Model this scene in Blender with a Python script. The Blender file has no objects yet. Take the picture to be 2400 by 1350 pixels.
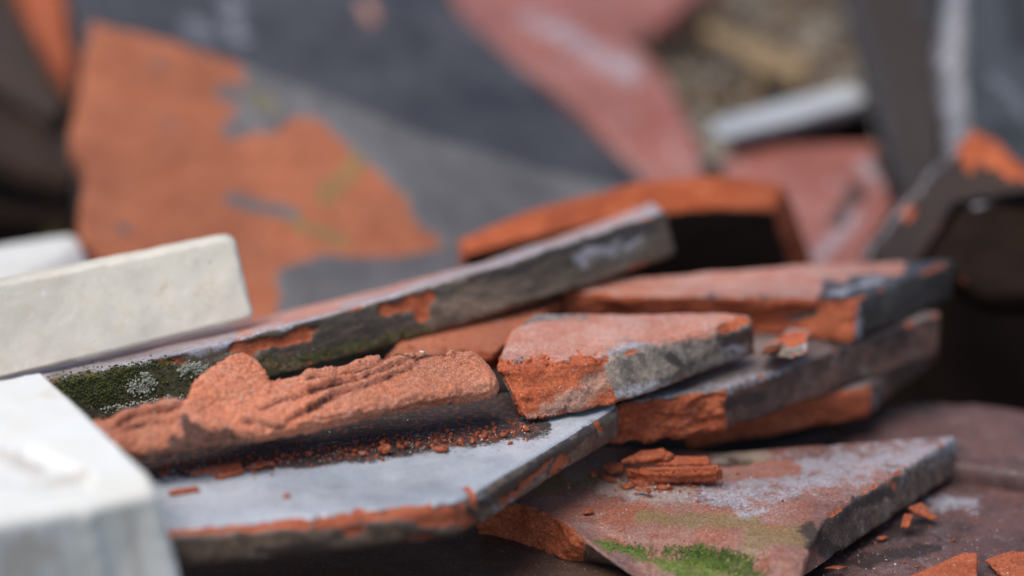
import bpy, bmesh, math, random
import numpy as np
from mathutils import Vector, Matrix

random.seed(7)
rng = np.random.default_rng(11)
S = bpy.context.scene
COL = S.collection
R = math.radians

# ------------------------------------------------------------------ camera
PITCH = R(20.0)
DIST = 1.0
CAM = Vector((0.0, -math.cos(PITCH) * DIST, math.sin(PITCH) * DIST))
RIGHT = Vector((1, 0, 0))
FWD = Vector((0, math.cos(PITCH), -math.sin(PITCH)))
UP = Vector((0, math.sin(PITCH), math.cos(PITCH)))
K = 0.36 / 2400.0                      # metres per photograph pixel at 1 m
cd = bpy.data.cameras.new('camera')
cd.lens = 100.0
cd.sensor_width = 36.0
cd.clip_start = 0.02
cd.clip_end = 60.0
cd.dof.use_dof = True
cd.dof.focus_distance = 1.012
cd.dof.aperture_fstop = 2.4
cam = bpy.data.objects.new('camera', cd)
cam.location = CAM
cam.rotation_euler = (math.pi / 2 - PITCH, 0, 0)
COL.objects.link(cam)
S.camera = cam

# ------------------------------------------------------------------ light
SUN_EL, SUN_AZ = R(66), R(-125)
w = bpy.data.worlds.new('World')
S.world = w
w.use_nodes = True
nt = w.node_tree
bg = nt.nodes['Background']
sky = nt.nodes.new('ShaderNodeTexSky')
sky.sky_type = 'NISHITA'
sky.sun_disc = False
sky.sun_elevation = SUN_EL
sky.sun_rotation = SUN_AZ
sky.altitude = 0
sky.air_density = 1.0
sky.dust_density = 1.5
sky.ozone_density = 1.0
nt.links.new(sky.outputs[0], bg.inputs[0])
bg.inputs[1].default_value = 0.14
sl = bpy.data.lights.new('sun', 'SUN')
sl.energy = 2.5
sl.angle = R(45)
sl.color = (1.0, 0.96, 0.90)
so = bpy.data.objects.new('sun', sl)
sd = Vector((math.sin(SUN_AZ) * math.cos(SUN_EL), math.cos(SUN_AZ) * math.cos(SUN_EL), math.sin(SUN_EL)))
so.rotation_euler = sd.to_track_quat('Z', 'Y').to_euler()
so.location = sd * 5
COL.objects.link(so)
S.view_settings.view_transform = 'Standard'
S.view_settings.look = 'None'
S.view_settings.exposure = 0.1
S.view_settings.gamma = 1.0
S.render.engine = 'CYCLES'

# ------------------------------------------------------------------ geometry helpers
def raydir(px, py):
    return FWD + RIGHT * ((px - 1200) * K) - UP * ((py - 675) * K)

def P(px, py, d):
    return CAM + raydir(px, py) * d

def hit(px, py, o, n):
    r = raydir(px, py)
    return CAM + r * ((o - CAM).dot(n) / r.dot(n))

def flat(z):                            # a level plane at height z
    return (Vector((0, 0, z)), Vector((0, 0, 1)))

def pl(a, b, c):                        # plane through three points (pixel, pixel, distance)
    A, B, C_ = P(*a), P(*b), P(*c)
    n = (B - A).cross(C_ - A).normalized()
    if n.dot(CAM - A) < 0:
        n = -n
    return (A, n)

PERM = rng.permutation(256)
PERM = np.concatenate([PERM, PERM, PERM])
GR = rng.normal(size=(256, 3))
GR /= np.linalg.norm(GR, axis=1)[:, None]

def perlin(p):
    pi = np.floor(p).astype(int)
    f = p - pi
    pi &= 255
    u = f * f * f * (f * (f * 6 - 15) + 10)
    out = 0
    for dx in (0, 1):
        for dy in (0, 1):
            for dz in (0, 1):
                h = PERM[PERM[PERM[(pi[:, 0] + dx) & 255] + ((pi[:, 1] + dy) & 255)] + ((pi[:, 2] + dz) & 255)]
                g = GR[h]
                v = g[:, 0] * (f[:, 0] - dx) + g[:, 1] * (f[:, 1] - dy) + g[:, 2] * (f[:, 2] - dz)
                wt = (u[:, 0] if dx else 1 - u[:, 0]) * (u[:, 1] if dy else 1 - u[:, 1]) * (u[:, 2] if dz else 1 - u[:, 2])
                out = out + wt * v
    return out * 1.6

def fbm(p, size, seed=0.0, octs=4, gain=0.5):
    s = np.asarray(size, float)
    q = p / s + seed * 7.31 + 100.0
    a, t = 1.0, 0
    for _ in range(octs):
        t = t + a * perlin(q)
        q = q * 2.03 + 5.2
        a *= gain
    return t

def sstep(a, b, x):
    t = np.clip((x - a) / (b - a), 0, 1)
    return t * t * (3 - 2 * t)

def tag(o, label=None, cat=None, group=None, kind=None):
    if label: o['label'] = label
    if cat: o['category'] = cat
    if group: o['group'] = group
    if kind: o['kind'] = kind
    return o

def pxdist(q, segs):                    # distance in pixels to a set of capsules, minus nothing; returns field 0..1 (0.5 at radius)
    best = np.full(len(q), 0.0)
    for s in segs:
        x1, y1, x2, y2, r = s
        a = np.array([x1, y1], float)
        b = np.array([x2, y2], float) - a
        L = max(b.dot(b), 1e-6)
        t = np.clip(((q - a) @ b) / L, 0, 1)
        d = np.linalg.norm(q - a - t[:, None] * b, axis=1)
        best = np.maximum(best, np.clip(1 - d / (2 * r), 0, 1))
    return best

def to_px(wco):
    rel = wco - np.array(CAM)
    d = rel @ np.array(FWD)
    return np.stack([1200 + (rel @ np.array(RIGHT)) / d / K, 675 - (rel @ np.array(UP)) / d / K], 1)

TILE_SEED = [0]

def slab(name, label, cat, top, plane, th, mat, bot=None, frac=(), res=.003, bevel=.0008, famp=.0011,
         fsize=(.012, .012, .005), masks=None, dents=(), warp=None, post=None, group=None, parent=None,
         chip=.0009, lam=0.0, smooth=0, seed=None, rim=.0006, skinamp=.00022, extra=()):
    """One plate: 'top' outline seen at its pixels on 'plane', 'bot' outline on the parallel plane th behind it.
    frac: indices of broken edges. masks: {attribute: capsules}. dents: capsules pushed in with their depth."""
    TILE_SEED[0] += 1
    sd_ = TILE_SEED[0] * 1.37 if seed is None else seed
    o, n = plane
    T = [hit(x, y, o, n) for x, y in top]
    if bot is None:
        B = [t - n * th for t in T]
    else:
        B = [hit(x, y, o - n * th, n) if not isinstance(x, Vector) else x for x, y in bot]
    u = (T[1] - T[0]).normalized()
    v = n.cross(u).normalized()
    O = sum(T, Vector()) / len(T)
    M = Matrix(((u.x, v.x, n.x, O.x), (u.y, v.y, n.y, O.y), (u.z, v.z, n.z, O.z), (0, 0, 0, 1)))
    Mi = M.inverted()
    tl = [Mi @ t for t in T]
    bl = [Mi @ b for b in B]
    bm = bmesh.new()
    tv = [bm.verts.new(p) for p in tl]
    bv = [bm.verts.new(p) for p in bl]
    bm.faces.new(tv)
    bm.faces.new(bv[::-1])
    N = len(tv)
    for i in range(N):
        j = (i + 1) % N
        bm.faces.new((tv[j], tv[i], bv[i], bv[j]))
    bmesh.ops.recalc_face_normals(bm, faces=bm.faces)
    if bevel > 0:
        bmesh.ops.bevel(bm, geom=list(bm.edges), offset=bevel, segments=2, affect='EDGES', clamp_overlap=True)
    for ex in extra:                    # lumps fused to the plate: convex hulls of (px,py,d) points
        vs = [bm.verts.new(Mi @ (e if isinstance(e, Vector) else P(*e))) for e in ex]
        bmesh.ops.convex_hull(bm, input=vs)
    me = bpy.data.meshes.new(name)
    bm.to_mesh(me)
    bm.free()
    ob = bpy.data.objects.new(name, me)
    COL.objects.link(ob)
    md = ob.modifiers.new('r', 'REMESH')
    md.mode = 'VOXEL'
    md.voxel_size = res
    md.use_smooth_shade = True
    dg = bpy.context.evaluated_depsgraph_get()
    me2 = bpy.data.meshes.new_from_object(ob.evaluated_get(dg))
    ob.modifiers.clear()
    ob.data = me2
    bpy.data.meshes.remove(me)
    me = me2
    me.name = name
    nv = len(me.vertices)
    co = np.empty(nv * 3, np.float32)
    me.vertices.foreach_get('co', co)
    co = co.reshape(-1, 3).astype(float)
    if smooth:
        ed = np.empty(len(me.edges) * 2, np.int32)
        me.edges.foreach_get('vertices', ed)
        ed = ed.reshape(-1, 2)
        deg = np.maximum(np.bincount(ed.ravel(), minlength=nv), 1)[:, None]
        for _ in range(smooth):
            acc = np.stack([np.bincount(ed[:, 0], co[ed[:, 1], k_], nv) + np.bincount(ed[:, 1], co[ed[:, 0], k_], nv) for k_ in range(3)], 1)
            co = co * .4 + acc / deg * .6
        me.vertices.foreach_set('co', co.astype(np.float32).ravel())
        me.update()
    nr = np.empty(nv * 3, np.float32)
    me.vertex_normals.foreach_get('vector', nr)
    nr = nr.reshape(-1, 3).astype(float)
    tl2 = np.array([[p.x, p.y] for p in tl])
    bl2 = np.array([[p.x, p.y] for p in bl])
    s = np.clip(-co[:, 2] / th, 0, 1)[:, None]
    dfr = np.full(nv, 1.0)
    dal = np.full(nv, 1.0)
    for i in range(N):
        j = (i + 1) % N
        a = tl2[i] * (1 - s) + bl2[i] * s
        b = tl2[j] * (1 - s) + bl2[j] * s
        ab = b - a
        t = np.clip(((co[:, :2] - a) * ab).sum(1) / np.maximum((ab * ab).sum(1), 1e-12), 0, 1)
        d = np.linalg.norm(co[:, :2] - a - t[:, None] * ab, axis=1)
        dal = np.minimum(dal, d)
        if i in frac:
            dfr = np.minimum(dfr, d)
    A3 = np.array(M)[:3, :3]
    wco = co @ A3.T + np.array(O)
    wn = nr @ A3.T
    q = to_px(wco)
    vis = ((np.array(CAM) - wco) * wn).sum(1) > -0.05
    side = sstep(.0002, .0011, -co[:, 2]) * sstep(.0045, .0025, dal)
    # fields
    jag = fbm(co, .006, sd_ + 3, 3) * .0009
    raw = np.clip(0.5 + (rim + jag - dfr) / .0028, 0, 1)
    disp = fbm(co, .05, sd_, 3) * skinamp * 2.2 + fbm(co, .007, sd_ + 1, 3) * skinamp * .5
    fw = sstep(.0035, .0004, dfr) * np.maximum(side, .35)
    fs = np.array(fsize)
    rough = fbm(co, fs, sd_ + 5, 5, .55)
    if lam > 0:
        lz = fbm(co, fs * np.array([1.6, 1.6, 1]), sd_ + 9, 3) * 1.8 + co[:, 2] / .0022
        fl = lz - np.floor(lz)
        rough = rough + lam * (sstep(0.0, .25, fl) - fl)
    disp += fw * famp * rough
    # nibbled arrises everywhere
    zt = np.minimum(np.abs(co[:, 2]), np.abs(co[:, 2] + th))
    ar = np.exp(-(zt / .0013) ** 2 - (dal / .0013) ** 2)
    nb = sstep(.12, .5, fbm(co, .009, sd_ + 7, 4))
    disp -= ar * nb * chip
    raw = np.maximum(raw, np.clip(ar * nb * 1.3, 0, .85))
    raw = np.maximum(raw, sstep(.15, .5, side) * (dfr < .0022))
    att = {'raw': raw, 'side': sstep(.35, .75, side)}
    q2 = q + np.stack([fbm(co, .010, sd_ + 31, 5, .6), fbm(co, .010, sd_ + 32, 5, .6)], 1) * 10
    if masks:
        for k_, segs in masks.items():
            f = pxdist(q2, segs) * vis
            att[k_] = np.maximum(att.get(k_, 0), f)
            if k_ == 'raw':
                jg = fbm(co, .006, sd_ + 13, 5, .62) * .26
                att[k_] = np.clip(np.maximum(raw, f + jg * (f > .05)), 0, 1)
                disp -= .0011 * sstep(.44, .56, f + jg) * (f > .1)
    for dn in dents:
        f = pxdist(q2, [dn[:5]]) * vis
        disp -= dn[5] * sstep(.3, .8, f + fbm(co, .006, sd_ + 17, 3) * .12)
    co2 = co + nr * disp[:, None]
    if post is not None:
        co2, att = post(co2, nr, q, vis, att, co, wco)
    if warp is not None:
        co2[:, 2] += warp(co[:, 0], co[:, 1])
    me.vertices.foreach_set('co', co2.astype(np.float32).ravel())
    for k_, v_ in att.items():
        at = me.attributes.new(k_, 'FLOAT', 'POINT')
        at.data.foreach_set('value', np.asarray(v_, np.float32) * np.ones(nv, np.float32))
    me.update()
    me.materials.append(mat)
    ob.matrix_world = M
    tag(ob, label, cat, group)
    return ob

# ------------------------------------------------------------------ materials
class NB:
    def __init__(s, name):
        s.m = bpy.data.materials.new(name)
        s.m.use_nodes = True
        s.t = s.m.node_tree
        s.bsdf = s.t.nodes['Principled BSDF']
        s.tc = s.t.nodes.new('ShaderNodeTexCoord')
    def n(s, ty, **kw):
        x = s.t.nodes.new(ty)
        for k_, v_ in kw.items():
            setattr(x, k_, v_)
        return x
    def set(s, sock, v_):
        if hasattr(v_, 'is_output') or hasattr(v_, 'links'):
            s.t.links.new(v_, sock)
        else:
            sock.default_value = v_
    def coord(s, sc=(1, 1, 1), loc=(0, 0, 0)):
        m = s.n('ShaderNodeMapping')
        s.t.links.new(s.tc.outputs['Object'], m.inputs[0])
        m.inputs['Scale'].default_value = sc
        m.inputs['Location'].default_value = loc
        return m.outputs[0]
    def noise(s, scale, detail=5, rough=.55, vec=None, dist=0.0):
        x = s.n('ShaderNodeTexNoise')
        s.t.links.new(vec if vec is not None else s.coord(), x.inputs['Vector'])
        x.inputs['Scale'].default_value = scale
        x.inputs['Detail'].default_value = detail
        x.inputs['Roughness'].default_value = rough
        x.inputs['Distortion'].default_value = dist
        return x.outputs['Fac']
    def voro(s, scale, out='Distance', rnd=1.0, vec=None):
        x = s.n('ShaderNodeTexVoronoi')
        s.t.links.new(vec if vec is not None else s.coord(), x.inputs['Vector'])
        x.inputs['Scale'].default_value = scale
        x.inputs['Randomness'].default_value = rnd
        return x.outputs[out]
    def step(s, v_, a, b, lo=0.0, hi=1.0):
        x = s.n('ShaderNodeMapRange', interpolation_type='SMOOTHSTEP')
        s.set(x.inputs['Value'], v_)
        x.inputs['From Min'].default_value = a
        x.inputs['From Max'].default_value = b
        x.inputs['To Min'].default_value = lo
        x.inputs['To Max'].default_value = hi
        return x.outputs[0]
    def math(s, op, a, b=0.0, c=0.0):
        x = s.n('ShaderNodeMath', operation=op)
        s.set(x.inputs[0], a)
        s.set(x.inputs[1], b)
        if op == 'MULTIPLY_ADD':
            s.set(x.inputs[2], c)
        return x.outputs[0]
    def mix(s, f, a, b, mode='MIX'):
        x = s.n('ShaderNodeMix', data_type='RGBA', blend_type=mode)
        s.set(x.inputs[0], f)
        for sock, v_ in ((x.inputs[6], a), (x.inputs[7], b)):
            s.set(sock, (*v_, 1) if isinstance(v_, tuple) and len(v_) == 3 else v_)
        return x.outputs[2]
    def attr(s, name):
        x = s.n('ShaderNodeAttribute', attribute_name=name)
        return x.outputs['Fac']

def clay(name, A, B, bias=.5, rough=.5, raw1=(.53, .135, .052), raw2=(.40, .085, .030), spots=.0, pale=(.36, .33, .30),
         palef=.3, grime=(.05, .042, .035), grimef=.4, streak=(1, 1, 1), speck=1.0, bumpy=1.0, spec=.5, off=0.0, edge=None, erough=None, redc=((.56, .20, .12), (.60, .32, .25)), gf=1.0):
    b = NB(name)
    L = (off * 3.1, off * 1.7, off * 2.3)
    c0 = b.coord((1, 1, 1), L)
    cs = b.coord(streak, L)
    big = b.noise(26, 5, .6, cs, .3)
    mid = b.noise(95, 6, .62, cs)
    fine = b.noise(420, 5, .65, c0)
    grain = b.noise(1700, 3, .7, c0)
    blot = b.noise(190, 6, .7, b.coord(streak, (L[0], 1, 8)))
    skin = b.mix(b.step(b.math('MULTIPLY_ADD', mid, .35, b.math('MULTIPLY', big, .75)), bias - .09, bias + .11), A, B)
    sdm = None
    if edge:
        sdm = b.step(b.math('ADD', b.attr('side'), b.math('MULTIPLY', b.math('SUBTRACT', fine, .5), .5)), .35, .65)
        skin = b.mix(sdm, skin, b.mix(1.0, b.mix(b.step(big, .40, .62), edge[0], edge[1]), b.mix(b.step(blot, .36, .66), (.60, .58, .56), (1.55, 1.45, 1.35)), 'MULTIPLY'))
    # grime and pale lime film in patches
    g = b.noise(60, 7, .68, b.coord(streak, (L[0] + 5, L[1], L[2])), .6)
    skin = b.mix(b.math('MULTIPLY', b.step(g, .50, .66), grimef), skin, grime)
    p = b.noise(75, 8, .7, b.coord(streak, (L[0], L[1] + 9, L[2])), .4)
    skin = b.mix(b.math('MULTIPLY', b.step(p, .52, .70), palef), skin, pale)
    bl = b.attr('bloom')
    bn = b.math('SUBTRACT', b.math('MULTIPLY_ADD', b.noise(130, 10, .78, b.coord((1, 1, 1), (L[0], 3, 2)), .5), .7, b.math('MULTIPLY', b.noise(650, 6, .75, b.coord((1, 1, 1), (L[0], 4, 2))), .3)), .5)
    blm = b.step(b.math('MULTIPLY_ADD', bl, .62, b.math('MULTIPLY', bn, 2.4)), .30, .62)
    skin = b.mix(b.math('MULTIPLY', blm, .75), skin, (.43, .43, .48))
    rd = b.attr('red')
    rdm = b.step(b.math('ADD', rd, b.math('MULTIPLY', b.math('SUBTRACT', b.noise(110, 6, .65, c0), .5), .9)), .42, .62)
    skin = b.mix(b.math('MULTIPLY', rdm, .9), skin, b.mix(b.step(mid, .35, .62), redc[0], redc[1]))
    gy = b.attr('grey')
    gym = b.step(b.math('ADD', gy, b.math('MULTIPLY', b.math('SUBTRACT', b.noise(90, 6, .65, c0), .5), .8)), .42, .60)
    # raw broken clay
    rc = b.mix(b.step(mid, .35, .66), raw1, raw2)
    rc = b.mix(b.step(fine, .60, .78), rc, tuple(min(1, x * 1.25 + .02) for x in raw1))
    rc = b.mix(b.math('MULTIPLY', b.step(b.noise(230, 5, .7, b.coord((1, 1, 1), (4, 1, L[2]))), .56, .72), .25), rc, (raw2[0] * .45, raw2[1] * .45, raw2[2] * .5))
    rw = b.attr('raw')
    rn = b.math('MULTIPLY', b.math('SUBTRACT', b.noise(330, 5, .65, c0), .5), .55)
    rm = b.step(b.math('ADD', rw, rn), .46, .54)
    if spots > 0:
        sp = b.step(b.noise(85, 6, .6, b.coord((1, 1, 1), (L[0] + 2, 11, 1)), .2), .70 - spots * .16, .715 - spots * .16)
        rm = b.math('MAXIMUM', rm, sp)
    rm = b.math('MULTIPLY', rm, b.math('SUBTRACT', 1.0, gym))
    col = b.mix(rm, skin, rc)
    # moss / algae film
    ms = b.attr('moss')
    mm = b.step(b.math('ADD', ms, b.math('MULTIPLY', b.math('SUBTRACT', b.noise(240, 7, .75, c0), .5), 1.3)), .44, .70)
    mcol = b.mix(b.step(fine, .35, .65), (.035, .036, .010), (.13, .12, .035))
    col = b.mix(b.math('MULTIPLY', mm, .75), col, mcol)
    gr = b.attr('green')
    gm = b.step(b.math('ADD', gr, b.math('MULTIPLY', b.math('SUBTRACT', b.noise(150, 8, .75, c0), .5), 1.7)), .40, .72)
    col = b.mix(b.math('MULTIPLY', gm, .93), col, b.mix(b.step(mid, .3, .7), (.07, .12, .018), (.19, .25, .045)))
    oc = b.attr('ochre')
    om = b.step(b.math('ADD', oc, b.math('MULTIPLY', b.math('SUBTRACT', b.noise(120, 6, .7, c0), .5), .8)), .40, .75)
    col = b.mix(b.math('MULTIPLY', om, .6), col, (.24, .20, .07))
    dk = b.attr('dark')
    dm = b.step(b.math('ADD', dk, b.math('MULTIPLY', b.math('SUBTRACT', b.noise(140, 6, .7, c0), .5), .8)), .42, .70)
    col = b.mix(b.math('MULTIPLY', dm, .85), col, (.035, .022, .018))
    du = b.step(b.math('ADD', b.attr('dust'), b.math('MULTIPLY', b.math('SUBTRACT', b.noise(160, 7, .72, b.coord((1, 1, 1), (L[0], 8, 5))), .5), 1.1)), .30, .75)
    col = b.mix(b.math('MULTIPLY', du, .6), col, (.40, .31, .25))
    so_ = b.step(b.math('ADD', b.attr('soil_and_shade'), b.math('MULTIPLY', b.math('SUBTRACT', b.noise(500, 8, .8, c0), .5), 1.3)), .36, .60)  # crumb dirt together with painted shade
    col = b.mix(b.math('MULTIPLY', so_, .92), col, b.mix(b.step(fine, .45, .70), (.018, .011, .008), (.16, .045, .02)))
    # grain and scattered pale grit
    big2 = b.step(b.noise(11, 4, .6, b.coord((1, 1, 1), (L[1], L[0], 2))), .34, .66)
    col = b.mix(1.0, col, b.mix(big2, (.78, .78, .79), (1.16, 1.15, 1.13)), 'MULTIPLY')
    cg = col
    col = b.mix(b.step(grain, .32, .68), b.mix(1.0, col, (.62, .60, .58), 'MULTIPLY'), b.mix(1.0, col, (1.28, 1.27, 1.26), 'MULTIPLY'))
    col = b.mix(b.step(b.noise(750, 5, .75, b.coord(streak, (L[0], 14, 2))), .38, .64), b.mix(1.0, col, (.72, .70, .68), 'MULTIPLY'), b.mix(1.0, col, (1.15, 1.15, 1.15), 'MULTIPLY'))
    if gf < 1: col = b.mix(gf, cg, col)
    if speck > 0:
        v1 = b.voro(900)
        pick = b.step(b.noise(300, 2, .5, b.coord((1, 1, 1), (8, L[1], 3))), .60, .64)
        sm = b.math('MULTIPLY', b.math('MULTIPLY', b.step(v1, .20, .12), pick), speck)
        col = b.mix(b.math('MINIMUM', sm, .85), col, (.62, .60, .58))
        v2 = b.voro(520, vec=b.coord((1, 1, 1), (2, 6, L[2])))
        pick2 = b.step(b.noise(190, 2, .5, b.coord((1, 1, 1), (1, L[1], 13))), .58, .62)
        col = b.mix(b.math('MULTIPLY', b.math('MULTIPLY', b.step(v2, .19, .12), pick2), .8 * min(1, speck)), col, (.03, .025, .022))
    b.set(b.bsdf.inputs['Base Color'], col)
    rgh = b.step(rm, 0, 1, rough, .92)
    if edge and erough:
        rgh = b.math('MAXIMUM', rgh, b.math('MULTIPLY', sdm, erough))
    rgh = b.math('ADD', rgh, b.math('MULTIPLY', b.math('SUBTRACT', fine, .5), .35))
    rgh = b.math('MAXIMUM', rgh, b.math('MULTIPLY', b.math('MAXIMUM', mm, gm), .95))
    rgh = b.math('MAXIMUM', rgh, b.math('MAXIMUM', so_, b.math('MULTIPLY', du, .9)))
    b.set(b.bsdf.inputs['Roughness'], rgh)
    b.set(b.bsdf.inputs['Specular IOR Level'], b.step(so_, 0, 1, spec, .05))
    h = b.math('MULTIPLY_ADD', mid, .8, b.math('MULTIPLY_ADD', fine, .55, b.math('MULTIPLY', grain, .22)))
    h = b.math('MULTIPLY_ADD', rm, -.15, h)
    bp = b.n('ShaderNodeBump')
    b.set(bp.inputs['Height'], h)
    b.set(bp.inputs['Strength'], b.step(rm, 0, 1, .30 * bumpy, .60 * bumpy))
    bp.inputs['Distance'].default_value = .0011
    b.set(b.bsdf.inputs['Normal'], bp.outputs[0])
    return b.m

def stone(name, A, B, V, rough=.45, sc=1.0, spec=.5):
    b = NB(name)
    c0 = b.coord()
    big = b.noise(22 * sc, 5, .6, c0, .8)
    mid = b.noise(80 * sc, 7, .7, c0, .8)
    fine = b.noise(600, 5, .65, c0)
    col = b.mix(b.step(big, .35, .65), A, B)
    col = b.mix(b.math('MULTIPLY', b.step(mid, .54, .70), .6), col, V)
    col = b.mix(b.math('MULTIPLY', b.step(b.noise(150, 8, .75, b.coord((1, 1, 1), (3, 3, 3)), .5), .55, .70), .5), col, (.80, .80, .78))
    pit = b.step(b.noise(260, 5, .7, b.coord((1, 1, 1), (6, 2, 1)), .3), .63, .72)
    col = b.mix(b.math('MULTIPLY', pit, .55), col, (.36, .32, .26))
    col = b.mix(b.math('MULTIPLY', b.step(b.noise(34, 7, .75, b.coord((1, 1, 1), (1, 9, 4)), .6), .56, .74), .22), col, (.45, .39, .31))
    st = b.attr('stain')
    sm = b.step(b.math('ADD', st, b.math('MULTIPLY', b.math('SUBTRACT', mid, .5), .8)), .40, .80)
    col = b.mix(b.math('MULTIPLY', sm, .7), col, (.55, .47, .38))
    b.set(b.bsdf.inputs['Base Color'], col)
    b.set(b.bsdf.inputs['Roughness'], b.math('MULTIPLY_ADD', fine, .25, rough - .1))
    b.bsdf.inputs['Specular IOR Level'].default_value = spec
    bp = b.n('ShaderNodeBump')
    b.set(bp.inputs['Height'], b.math('MULTIPLY_ADD', mid, .8, b.math('MULTIPLY_ADD', fine, .25, b.math('MULTIPLY', pit, -.5))))
    bp.inputs['Strength'].default_value = .3
    bp.inputs['Distance'].default_value = .001
    b.set(b.bsdf.inputs['Normal'], bp.outputs[0])
    return b.m

def simple(name, A, B, scale, rough=.9, bump=.5, C=None):
    b = NB(name)
    f = b.noise(scale, 6, .65)
    col = b.mix(b.step(f, .38, .62), A, B)
    if C:
        col = b.mix(b.step(b.noise(scale * 2.7, 5, .6, b.coord((1, 1, 1), (4, 4, 4))), .58, .68), col, C)
    b.set(b.bsdf.inputs['Base Color'], col)
    b.bsdf.inputs['Roughness'].default_value = rough
    bp = b.n('ShaderNodeBump')
    b.set(bp.inputs['Height'], b.noise(scale * 5, 5, .7))
    bp.inputs['Strength'].default_value = bump
    bp.inputs['Distance'].default_value = .001
    b.set(b.bsdf.inputs['Normal'], bp.outputs[0])
    return b.m

M_mossy = clay('mossy_grey_clay', (.42, .36, .37), (.50, .40, .40), .52, .42, spots=.06, pale=(.24, .21, .18), palef=.65, streak=(.45, 1, 1.6), spec=.6, off=1, edge=((.075, .055, .036), (.20, .148, .100)))  # pale top holds the sky's sheen in its colour
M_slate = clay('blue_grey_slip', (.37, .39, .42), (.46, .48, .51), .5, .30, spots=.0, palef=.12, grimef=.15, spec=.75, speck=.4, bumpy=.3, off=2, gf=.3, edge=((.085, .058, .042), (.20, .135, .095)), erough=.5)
M_pale = clay('grey_edge_clay', (.16, .135, .12), (.27, .235, .215), .5, .55, spots=.06, pale=(.45, .42, .40), palef=.6, grime=(.06, .045, .04), grimef=.6, off=3, edge=((.13, .105, .085), (.27, .23, .195)))
M_brown = clay('brown_edge_clay', (.16, .12, .11), (.26, .21, .19), .5, .5, spots=.12, pale=(.32, .28, .26), palef=.45, off=4, edge=((.085, .042, .031), (.17, .088, .064)))
M_bloom = clay('lime_bloomed_clay', (.20, .085, .065), (.32, .15, .115), .5, .55, spots=.05, pale=(.40, .38, .38), palef=.45, off=5, redc=((.36, .12, .070), (.36, .18, .135)), edge=((.055, .036, .028), (.14, .095, .075)))
M_orange = clay('raw_orange_clay', (.42, .12, .055), (.50, .16, .08), .5, .75, spots=.5, pale=(.50, .30, .24), palef=.35, grimef=.15, off=6)
M_shard = clay('flaky_red_clay', (.42, .12, .055), (.50, .16, .08), .5, .75, bumpy=.45, raw1=(.62, .25, .15), raw2=(.59, .20, .105), palef=.35, grimef=.15, off=16)
M_ink = clay('blue_black_clay', (.018, .020, .026), (.038, .040, .048), .5, .65, pale=(.08, .08, .09), palef=.5, off=17, speck=.2, spec=.3)
M_pink = clay('pink_slipped_clay', (.29, .085, .060), (.36, .125, .095), .5, .45, spots=.1, pale=(.45, .40, .42), palef=.55, grimef=.15, off=7, speck=.3)
M_dark = clay('dark_grey_clay', (.036, .035, .038), (.064, .062, .067), .5, .45, spots=.0, pale=(.17, .165, .18), palef=.5, grimef=.3, off=8, speck=.3, edge=((.034, .026, .023), (.07, .055, .048)))
M_grey = clay('weathered_grey_clay', (.085, .081, .086), (.125, .12, .125), .5, .45, raw1=(.46, .155, .075), raw2=(.40, .12, .055), spots=.0, pale=(.22, .21, .22), palef=.3, grimef=.2, off=9, speck=.3)
M_black = clay('shade_black_clay', (.012, .008, .006), (.024, .014, .010), .5, .8, spots=.0, pale=(.02, .012, .010), palef=.3, grime=(.01, .008, .007), off=10, speck=.1, spec=.05)  # near-black colour put in for the shade of gaps and hollows
M_shaded_brown = clay('shaded_brown_clay', (.026, .016, .011), (.05, .026, .017), .5, .7, pale=(.09, .05, .03), palef=.4, off=13, speck=.4, spec=.3)  # dark brown clay, with the shade of gaps worked into the colour
M_floor = clay('purple_brown_clay', (.10, .055, .050), (.17, .085, .075), .5, .5, spots=.03, pale=(.26, .22, .23), palef=.6, grimef=.6, off=11, bumpy=2.2, speck=1.3)
M_umber = clay('umber_clay', (.075, .040, .028), (.13, .065, .042), .5, .6, spots=.1, pale=(.2, .15, .12), palef=.3, off=12)
M_marble = stone('cream_marble', (.72, .65, .52), (.60, .54, .44), (.62, .48, .32), .35)
M_white = stone('white_marble', (.84, .815, .75), (.80, .75, .64), (.70, .61, .46), .3, .7)
M_soil = simple('dark_soil', (.016, .012, .010), (.035, .026, .020), 40, 1.0, .8)
M_moss = simple('moss_green', (.040, .044, .010), (.10, .11, .020), 400, 1.0, .6, (.15, .16, .05))
M_lichen = simple('lichen_grey', (.30, .30, .21), (.46, .45, .35), 500, 1.0, .6, (.22, .25, .17))
M_grit = simple('pale_grit', (.45, .42, .38), (.66, .64, .60), 300, .8, .3)
M_crumb = simple('orange_crumb', (.44, .10, .035), (.30, .06, .022), 400, .95, .6)
M_gravel = simple('gravel_grey', (.17, .15, .115), (.42, .38, .31), 90, .95, .6, (.06, .05, .035))
M_wood = simple('splintered_wood', (.30, .20, .10), (.22, .14, .07), 60, .8, .5)

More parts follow.
